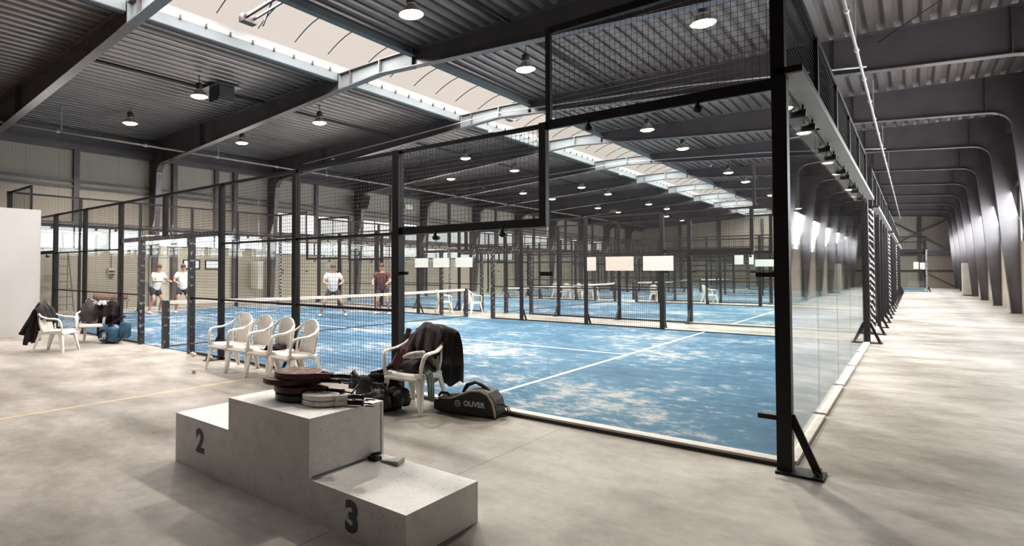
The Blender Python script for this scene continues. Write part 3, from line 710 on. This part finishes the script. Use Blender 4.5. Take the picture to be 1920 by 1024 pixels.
# ------------------------------------------------------------------ cloth
def drape(name, label, cat, loc, rz, prof, w0, w1, m, amp=.02, seed=0, part='garment', thick=.012, nu=22, nv=36, skew=0.):
    """prof: (y,z) polyline run from front hem over the top to the rear hem; width along x"""
    t = thing(name, label, cat, loc, rz); r = random.Random(seed)
    ph = [r.uniform(0, 6.28) for _ in range(6)]
    L = [0]
    for a, b in zip(prof[:-1], prof[1:]): L.append(L[-1] + sqrt((a[0] - b[0]) ** 2 + (a[1] - b[1]) ** 2))
    def at(v):
        d = v * L[-1]
        for i in range(len(prof) - 1):
            if d <= L[i + 1] + 1e-9:
                q = (d - L[i]) / (L[i + 1] - L[i]); return [prof[i][k] + q * (prof[i + 1][k] - prof[i][k]) for k in (0, 1)]
        return prof[-1]
    def fn(u, v):
        y, z = at(v); top = 1 - abs(2 * v - 1)
        w = w0 + (w1 - w0) * abs(2 * v - 1)
        x = (u - .5) * w + skew * (v - .5); f = amp * (1.2 - top)
        y += f * (sin(u * 19 + ph[0] + 3 * v) + .6 * sin(u * 37 + ph[1])) ; z += .5 * amp * sin(u * 9 + ph[2] + v * 5) + .05 * abs(2 * v - 1) * (noise.noise((u * 3 + seed, v * 3, 1)))
        z -= .10 * (2 * u - 1) ** 4 * top
        if v < .03 or v > .97: z += .03 * sin(u * 11 + ph[3])
        return (x, y, max(.012, z))
    o = MB().grid(fn, nu, nv).build(part, m, t, True); mod(o, 'SOLIDIFY', thickness=thick, offset=0); mod(o, 'SUBSURF', levels=1, render_levels=1)
    return t
cx, cy, cr = -3.36, -.42, .08
j = drape('jacket', 'black jacket hung over the back of the heaped chair down to the floor', 'jacket', (cx + .10, cy + .22, 0), cr,
          [(-.03, .52), (-.03, .68), (.0, .83), (.05, .885), (.11, .87), (.17, .74), (.21, .5), (.23, .2)], .50, .46, 'cloth', .016, 3)
j3 = drape('hooded_top', 'dark grey hooded top bunched on the chair back', 'hooded top', (cx + .02, cy + .20, 0), cr,
          [(-.18, .56), (-.12, .68), (-.04, .84), (.03, .90), (.09, .86), (.12, .70)], .38, .36, 'grey', .03, 9)
j4 = drape('maroon_jacket', 'maroon jacket lying over the left arm and seat of the heaped chair', 'jacket', (cx - .16, cy + .03, 0), cr,
          [(-.17, .44), (-.10, .52), (-.02, .62), (.1, .70), (.20, .80)], .24, .26, 'maroon', .025, 12)
tw = drape('towel', 'pale green towel hanging from the right side of the heaped chair', 'towel', (cx + .285, cy - .16, 0), cr + pi / 2, [(0, .42), (-.03, .43), (-.05, .36), (-.06, .16)], .12, .10, 'green', .008, 2)
t = thing('folded_clothes', 'black clothes bundle on the seat of the heaped chair', 'clothes', (cx, cy, .40), cr)
MB().grid(lambda u, v: ((u - .5) * .36, -.15 + .3 * v, .012 + .13 * (sin(pi * u) * sin(pi * v)) ** .5 + .02 * noise.noise((u * 6, v * 6, 2))), 16, 16).build('bundle', 'cloth', t, True)
t = thing('trainer', 'pale metallic trainer resting on the clothes of the heaped chair', 'shoe', (cx + .07, cy - .1, .535), 1.0)
MB().tube([(-.13, 0, .03), (-.06, 0, .035), (.02, 0, .045), (.1, 0, .05), (.13, 0, .045)], [.02, .042, .045, .042, .02], 10).build('upper', 'shoe', t, True); MB().tube([(-.13, 0, .01), (.13, 0, .01)], .035, 8, .3).build('sole', 'bagblk', t, True)
drape('dark_scarf', 'black cloth lying over the seat of the third row chair', 'cloth', (-5.98, -.42, 0), .3, [(-.10, .415), (0, .44), (.1, .44), (.18, .425)], .30, .26, 'cloth', .006, 21)
drape('black_jacket', 'black jacket hung outside the back of the chair nearest the partition', 'jacket', (-11.26, -1.64, 0), 2.3, [(-.04, .6), (.0, .80), (.06, .86), (.12, .8), (.2, .5), (.26, .16)], .46, .5, 'cloth', .03, 31)
drape('padded_jacket', 'dark green padded jacket trailing left from the chair nearest the partition', 'jacket', (-11.35, -1.62, 0), 2.5, [(-.1, .55), (.0, .82), (.05, .92), (.12, .84), (.22, .62), (.34, .34)], .36, .44, 'bagblk', .035, 33)
drape('black_coat', 'long black coat over the chair beside the blue bag', 'coat', (-11.8, -.36, 0), .8, [(-.06, .55), (-.02, .78), (.03, .86), (.1, .8), (.14, .5), (.16, .14)], .46, .5, 'cloth', .03, 36)
t = thing('grey_bag', 'grey drawstring bag leaning on the chair beside the blue bag', 'bag', (-12.22, -.55, .41), .6)
MB().lathe([(.02, 0), (.15, .02), (.19, .12), (.18, .28), (.12, .38), (.05, .44), (.03, .5)], 16, (0, 0, 0), 1, .7).build('sack', 'grey', t, True)
for s in (-1, 1): MB().tube([(s * .12, .1, .05), (s * .2, .12, .25), (s * .1, .05, .45), (0, 0, .48)], .012, 6).build('cord', 'sign', t, True)
t = tag(drape('white_towel', 'white towel lying on the black coat by the blue bag', 'towel', (-11.86, -.42, 0), .8, [(-.08, .80), (0, .865), (.08, .86)], .2, .18, 'shoe', .008, 40))

# ------------------------------------------------------------------ bags
t = thing('racket_bag', 'black racket bag with beige piping and white lettering on the floor', 'racket bag', (-3.10, -.45, 0), .17)
side = [(0, .02), (.0, .10), (.04, .145), (.12, .155), (.22, .17), (.33, .225), (.44, .275), (.54, .285), (.63, .255), (.69, .18), (.715, .08), (.715, .015), (.5, .0), (.2, .0)]
o = MB().prism(side, lambda x, z: (x, 0, z), lambda x, z: (x, .27, z)).build('body', 'bagblk', t); mod(o, 'BEVEL', width=.025, segments=4, limit_method='ANGLE', angle_limit=radians(50)); bagbody = o
arc = [(.10, .160), (.22, .172), (.33, .222), (.44, .270), (.54, .280), (.625, .25), (.68, .175), (.705, .08), (.706, .03)]
pp = MB(); A = [(x, -.004, z) for x, z in arc]; B = [(x + (.0 if i < 3 else -.016), -.004, z - .022) for i, (x, z) in enumerate(arc)]
pp.tube([(x - .006, .004, z - .012) for x, z in arc], [.004, .006, .009, .012, .013, .014, .014, .013, .011], 8, .6, up=(0, 1, 0)).build('piping', 'beige', t, True)
MB().tube([(.3, .12, .22), (.36, .10, .30), (.45, .1, .335), (.52, .11, .31), (.6, .12, .26)], [.02, .034, .03, .036, .02], 8, .6).build('carry_strap', 'bagblk', t, True)
MB().tube([(.70, .06, .14), (.76, .08, .16), (.80, .1, .1), (.79, .1, .03), (.72, .08, .02)], .013, 8, .6).tube([(.70, .16, .12), (.78, .17, .11), (.8, .18, .05), (.71, .17, .03)], .011, 8, .6).build('end_strap', 'bagblk', t, True)
MB().tube([(.02, .1, .15), (.06, .08, .19), (.13, .09, .19), (.15, .1, .16)], .015, 8).build('end_handle', 'bagblk', t, True)
MB().lathe([(.004, 0), (.013, 0), (.013, .006), (.004, .006)], 12, (.055, -.004, .135)).build('eyelet', 'sign', bagbody)
T0m = Matrix.Translation((.475, -.0015, .125)) @ RX
text_obj('lettering', 'OLIVER', .072, 'sign', bagbody, T0m, .001, .0022)
ring = MB(); ring.tube([(.29 + .031 * cos(a), -.002, .118 + .031 * sin(a)) for a in [2 * pi * k / 24 for k in range(25)]], .003, 6).tube([(.29 - .015, -.002, .105), (.29 - .008, -.002, .13), (.29, -.002, .112), (.29 + .008, -.002, .13), (.29 + .015, -.002, .105)], .0028, 5)
ring.tube([(.29 + .018 * cos(a), -.002, .120 + .018 * sin(a)) for a in [2 * pi * k / 24 for k in range(25)]], .002, 5).build('emblem', 'sign', bagbody)

def lump(mb, c, r, sx, sy, sz, seed=0, n=14, amp=.12):
    def fn(u, v):
        a = 2 * pi * u; b = pi * (v - .5); d = V((cos(a) * cos(b), sin(a) * cos(b), sin(b)))
        e = V([math.copysign(abs(k) ** .72, k) for k in d]); q = 1 + amp * noise.noise(d * 1.8 + V((seed, 0, 0))) + amp * .5 * noise.noise(d * 4.5 + V((seed, 3, 0)))
        return (c[0] + e[0] * r * sx * q, c[1] + e[1] * r * sy * q, max(.004, c[2] + e[2] * r * sz * q))
    return mb.grid(fn, n * 2, n)
t = thing('backpack', 'black backpack slumped open behind the podium, beside the heaped chair', 'backpack', (-3.78, -.62, 0), .2)
lump(MB(), (0, 0, .15), .2, 1.3, .8, .85, 3, 18, .42).build('body', 'bagblk', t, True); lump(MB(), (.27, -.1, .12), .15, 1.15, .75, .85, 5, 18, .45).build('front_pocket', 'bagblk', t, True)
MB().tube([(-.05, .0, .27), (.02, -.08, .36), (.12, -.06, .38), (.2, .02, .44), (.24, .08, .38), (.2, .1, .28)], .04, 8, .45).tube([(.02, .0, .29), (.0, -.1, .33), (.1, -.13, .35), (.2, -.08, .33)], .035, 8, .5).build('shoulder_strap', 'bagblk', t, True)
MB().tube([(-.3, -.1, .12), (-.38, -.16, .06), (-.5, -.14, .03), (-.62, -.2, .02)], .018, 6, .5).tube([(.05, -.2, .1), (.12, -.28, .04), (.3, -.27, .03)], .014, 6, .5).build('loose_strap', 'bagblk', t, True)
MB().prism([(-.36, .14), (-.27, .14), (-.26, .3), (-.3, .35), (-.345, .3)], lambda x, z: (x, -.02, z), lambda x, z: (x, .03, z)).build('flap', 'bagblk', t)
MB().prism([(-.335, .16), (-.295, .16), (-.3, .26), (-.325, .27)], lambda x, z: (x, -.024, z), lambda x, z: (x, -.02, z)).build('blue_patch', 'blue', t)
for x, z in ((.17, .2), (.05, .24)): MB().tube([(x, -.19, z), (x + .05, -.2, z - .05)], .006, 6).build('zip_pull', 'alu', t)
MB().tube([(-.16, -.1, .22), (-.2, -.2, .12), (-.05, -.24, .05), (.1, -.22, .14), (.2, -.2, .2)], .02, 6, .5).tube([(.1, .05, .3), (.18, -.02, .34), (.3, -.04, .27), (.36, -.1, .2)], .03, 8, .5).build('shoulder_strap', 'bagblk', t, True)
t = thing('shoulder_bag', 'small black bag with metal rings at the foot of the heaped chair', 'bag', (-3.50, -.84, 0), .1)
lump(MB(), (0, 0, .11), .13, 1.0, .75, .9, 8, 16, .4).build('body', 'bagblk', t, True); MB().tube([(-.1, 0, .2), (-.06, -.04, .3), (.05, -.04, .3), (.1, 0, .2)], .012, 6).build('handle', 'bagblk', t, True)
MB().tube([(.09 + .025 * cos(a), -.095, .12 + .03 * sin(a)) for a in [2 * pi * k / 14 for k in range(15)]], .004, 5).build('ring', 'alu', t)
t = thing('blue_racket_bag', 'shiny blue racket bag leaning by the door post', 'racket bag', (-11.55, -.30, 0), .25)
lump(MB(), (-.1, 0, .19), .23, 1.25, .75, .82, 11, 16, .1).build('body', 'blue', t, True); lump(MB(), (.26, .06, .29), .15, .7, .7, 1.2, 12, 12, .1).build('end_pocket', 'blue', t, True)
MB().tube([(-.02, -.12, .36), (.1, -.05, .46), (.24, 0, .54), (.3, .02, .56)], .035, 8, .6).build('grip', 'bagblk', t, True)
MB().tube([(-.1 + .13 * cos(a), -.19, .17 + .12 * sin(a)) for a in [2 * pi * k / 20 for k in range(21)]], .02, 8, .5).tube([(.2, -.1, .02), (.3, -.12, .06), (.36, -.05, .2), (.34, .0, .32)], .016, 8, .5).build('shoulder_strap', 'bagblk', t, True)
lump(MB(), (-.06, -.17, .16), .075, 1, .4, 1, 14, 8).build('towel_end', 'shoe', t, True)
MB().box(-.16, -.07, -.225, -.21, .09, .12).build('label_patch', 'sign', t)

# balls
for i, (x, y, lab) in enumerate([(-7.09, -.99, 'pale tennis ball alone on the open floor left of the chairs'), (-8.72, -.12, 'pale tennis ball at the door post, left of a touching pair'),
                     (-8.62, -.14, 'pale tennis ball at the door post, right of a touching pair'), (-8.05, -.16, 'pale tennis ball by the front leg of the leftmost row chair')]):
    tag(MB().sphere((0, 0, 0), .034, 10).build('tennis_ball', 'ball', None, True, (x, y, .0345)), lab, 'ball', 'tennis balls on the floor')

# ------------------------------------------------------------------ players
def skin_mesh(name, m, parent, chains, levels=2):
    """chains: list of lists of (pos, radius); shared positions are merged"""
    idx = {}; vs = []; rs = []; es = []
    for ch in chains:
        prev = None
        for p, r in ch:
            k = tuple(round(c, 4) for c in p)
            if k not in idx: idx[k] = len(vs); vs.append(p); rs.append(r)
            i = idx[k]
            if prev is not None and prev != i: es.append((prev, i))
            prev = i
    me = bpy.data.meshes.new(name); me.from_pydata(vs, es, []); o = bpy.data.objects.new(name, me); COL.objects.link(o); o.parent = parent
    me.materials.append(M[m]); md = o.modifiers.new('skin', 'SKIN'); md.use_smooth_shade = True
    sv = me.skin_vertices[0].data
    for i, r in enumerate(rs): sv[i].radius = (r, r)
    sv[0].use_root = True
    mod(o, 'SUBSURF', levels=levels, render_levels=levels); return o
def person(label, loc, rz, shirt, lean=.12, arm=.5, spread=.2, knee=.1, racket_side=1):
    t = thing('person', label, 'person', loc, rz, 'players on the front court')
    P = lambda x, y, z: (x, y, z)
    hip = P(0, .06, .92 - knee * .4); f = -lean
    chest = P(0, f * .8, 1.28 - knee * .4); neck = P(0, f * 1.25, 1.47 - knee * .4); head = P(0, f * 1.5, 1.62 - knee * .4); crown = P(0, f * 1.5, 1.73 - knee * .4)
    ch = [[(hip, .15), (P(0, (hip[1] + chest[1]) / 2, (hip[2] + chest[2]) / 2), .135), (chest, .15), (P(0, f * 1.15, neck[2] - .06), .10), (neck, .055), (P(0, f * 1.4, head[2] - .05), .075), (head, .092), (crown, .06)]]
    hands = []; pants = [[(hip, .174), (P(hip[0], hip[1], hip[2] + .11), .168)]]; tee = []
    for s in (-1, 1):
        sh = P(s * .19, f, chest[2] + .12); el = P(s * (.27 + .08 * arm), f - .12 * arm - .02, chest[2] - .13); wr = P(s * (.20 + .1 * (1 - arm)), f - .30 * arm - .08, chest[2] - .22 + .12 * arm)
        ch.append([(chest, .15), (sh, .06), (el, .042), (wr, .028)])
        d = (V(wr) - V(el)).normalized(); pm = V(wr) + d * .07; ch.append([(wr, .028), (tuple(pm), .03)])
        side_ = d.cross(V((0, 0, 1))).normalized(); hands.append(pm)
        for q, L in ((-.03, .065), (-.01, .078), (.01, .073), (.028, .058)):
            b = pm + side_ * q * .8; e = b + d * L * .6 + V((0, 0, -.012)); e2 = e + d * L * .35 + V((0, 0, -.03)); ch.append([(tuple(pm), .03), (tuple(b + d * .025), .009), (tuple(e), .008), (tuple(e2), .007)])
        th = V(wr) + d * .03; ch.append([(tuple(pm), .03), (tuple(th + side_ * -s * .035), .011), (tuple(th + side_ * -s * .05 + d * .04), .009)])
        hj = P(s * .1, hip[1], hip[2] - .06); kn = P(s * (.1 + spread * .55), hip[1] - .12 - knee * .6, .48 - knee * .1); an = P(s * (.1 + spread), hip[1] + .02, .09); toe = P(s * (.12 + spread), hip[1] - .16, .035)
        ch.append([(hip, .15), (hj, .092), (kn, .058), (P((kn[0] + an[0]) / 2, (kn[1] + an[1]) / 2 + .03, .3), .055), (an, .038), (P(an[0], an[1] - .08, .045), .035), (toe, .03)])
        # shoe
        MB().tube([(an[0], an[1] + .07, .04), (an[0], an[1], .05), (toe[0], toe[1] + .06, .042), (toe[0], toe[1] - .06, .03)], [.03, .05, .048, .026], 10, .8).build('shoe', 'sign', t, True)
        pants.append([(hip, .172), (hj, .122), (tuple(V(hj).lerp(V(kn), .6)), .105)]); tee.append([(chest, .185), (sh, .088), (tuple(V(sh).lerp(V(el), .65)), .072)])
    skin_mesh('body', 'skin', t, ch)
    skin_mesh('shirt', shirt, t, [[(P(0, hip[1], hip[2] - .10), .165), (P(0, hip[1] - .0, hip[2] - .0), .18), (P(0, (hip[1] + chest[1]) / 2, (hip[2] + chest[2]) / 2), .172), (chest, .185), (P(0, f * 1.1, neck[2] - .1), .13), (P(0, f * 1.2, neck[2] - .03), .066)]] + tee)
    skin_mesh('shorts', 'shorts', t, pants)
    # head details
    h = V(head); hd = MB(); hd.sphere(h + V((0, .012, .035)), .098, 10, .92, 1.0, 1.0); hd.build('hair', 'hair', t, True)
    MB().sphere(h + V((0, -.098, -.012)), .016, 6, .8, 1, 1.3).build('nose', 'skin', t, True)
    for s in (-1, 1):
        MB().sphere(h + V((s * .034, -.088, .015)), .011, 6).build('eye', 'dark', t, True); MB().sphere(h + V((s * .092, .0, 0)), .022, 6, .4, .7, 1.2).build('ear', 'skin', t, True)
    MB().box(h.x - .025, h.x + .025, h.y - .094, h.y - .084, h.z - .052, h.z - .044).build('mouth', 'red', t)
    # racket in the hand
    return t, hands
p, h = person('player in a white shirt and dark shorts, legs apart, behind the net tape mid court', (-13.3, 7.25, .012), .9, 'shirt', .10, .6, .30, .12)
p, h = person('player in a white shirt seen just inside the door opening beside its right post', (-18.3, 4.75, .012), 1.2, 'shirt', .06, .5, .12, .08)
p, h = person('player in a white shirt beyond the left door post, leftmost on court', (-18.75, 4.0, .012), 1.9, 'shirt', .10, .8, .15, .1)
p, h = person('player in a dark red shirt beside the thick black fence post', (-12.6, 8.85, .012), .5, 'shirt2', .08, .4, .12, .05)

# ------------------------------------------------------------------ lights
def area(name, loc, rot, sx, sy, power, col):
    l = bpy.data.lights.new(name, 'AREA'); l.shape = 'RECTANGLE'; l.size = sx; l.size_y = sy; l.energy = power; l.color = col
    o = bpy.data.objects.new(name, l); COL.objects.link(o); o.location = loc; o.rotation_euler = rot; return o
area('daylight_rooflight', (-10.2, 28.7, 7.6), (0, 0, 0), 2.0, 68.6, 8200, (1., .955, .915))
area('daylight_right_windows', (XR - .02, 34., 3.4), (0, radians(80), 0), 1.7, 55., 4700, (.93, .98, 1.))
area('daylight_left_windows', (XL + .02, 27., 3.2), (0, radians(-62), 0), 1.6, 56., 1300, (1., .95, .88))
w = bpy.data.worlds.new('World'); S.world = w; w.use_nodes = True
w.node_tree.nodes['Background'].inputs[0].default_value = (.75, .8, .85, 1); w.node_tree.nodes['Background'].inputs[1].default_value = .6

# ------------------------------------------------------------------ camera
cam = bpy.data.cameras.new('Camera'); co = bpy.data.objects.new('Camera', cam); COL.objects.link(co); S.camera = co
f, cx_, cy_, px, py, pz, yaw, pitch, roll = 1083.33, 747.57, 481.24, .7367, -5.3014, 1.4919, .728, .0242, .0004
cam.sensor_fit = 'HORIZONTAL'; cam.sensor_width = 36; cam.lens = 36 * f / 1920; cam.clip_end = 300; cam.clip_start = .05
cam.shift_x = (960 - cx_) / 1920; cam.shift_y = (cy_ - 512) / 1920
cp, sp = cos(pitch), sin(pitch); fw = V((-sin(yaw) * cp, cos(yaw) * cp, sp)); rt = V((cos(yaw), sin(yaw), 0)); up = rt.cross(fw)
co.matrix_world = Matrix(((rt.x, up.x, -fw.x, px), (rt.y, up.y, -fw.y, py), (rt.z, up.z, -fw.z, pz), (0, 0, 0, 1)))
S.cycles.transparent_max_bounces = 48; S.cycles.max_bounces = 10
vs = S.view_settings; S.display_settings.display_device = 'sRGB'; vs.view_transform = 'Standard'; vs.look = 'None'; vs.exposure = 0.; vs.gamma = 1.
vs.use_curve_mapping = False
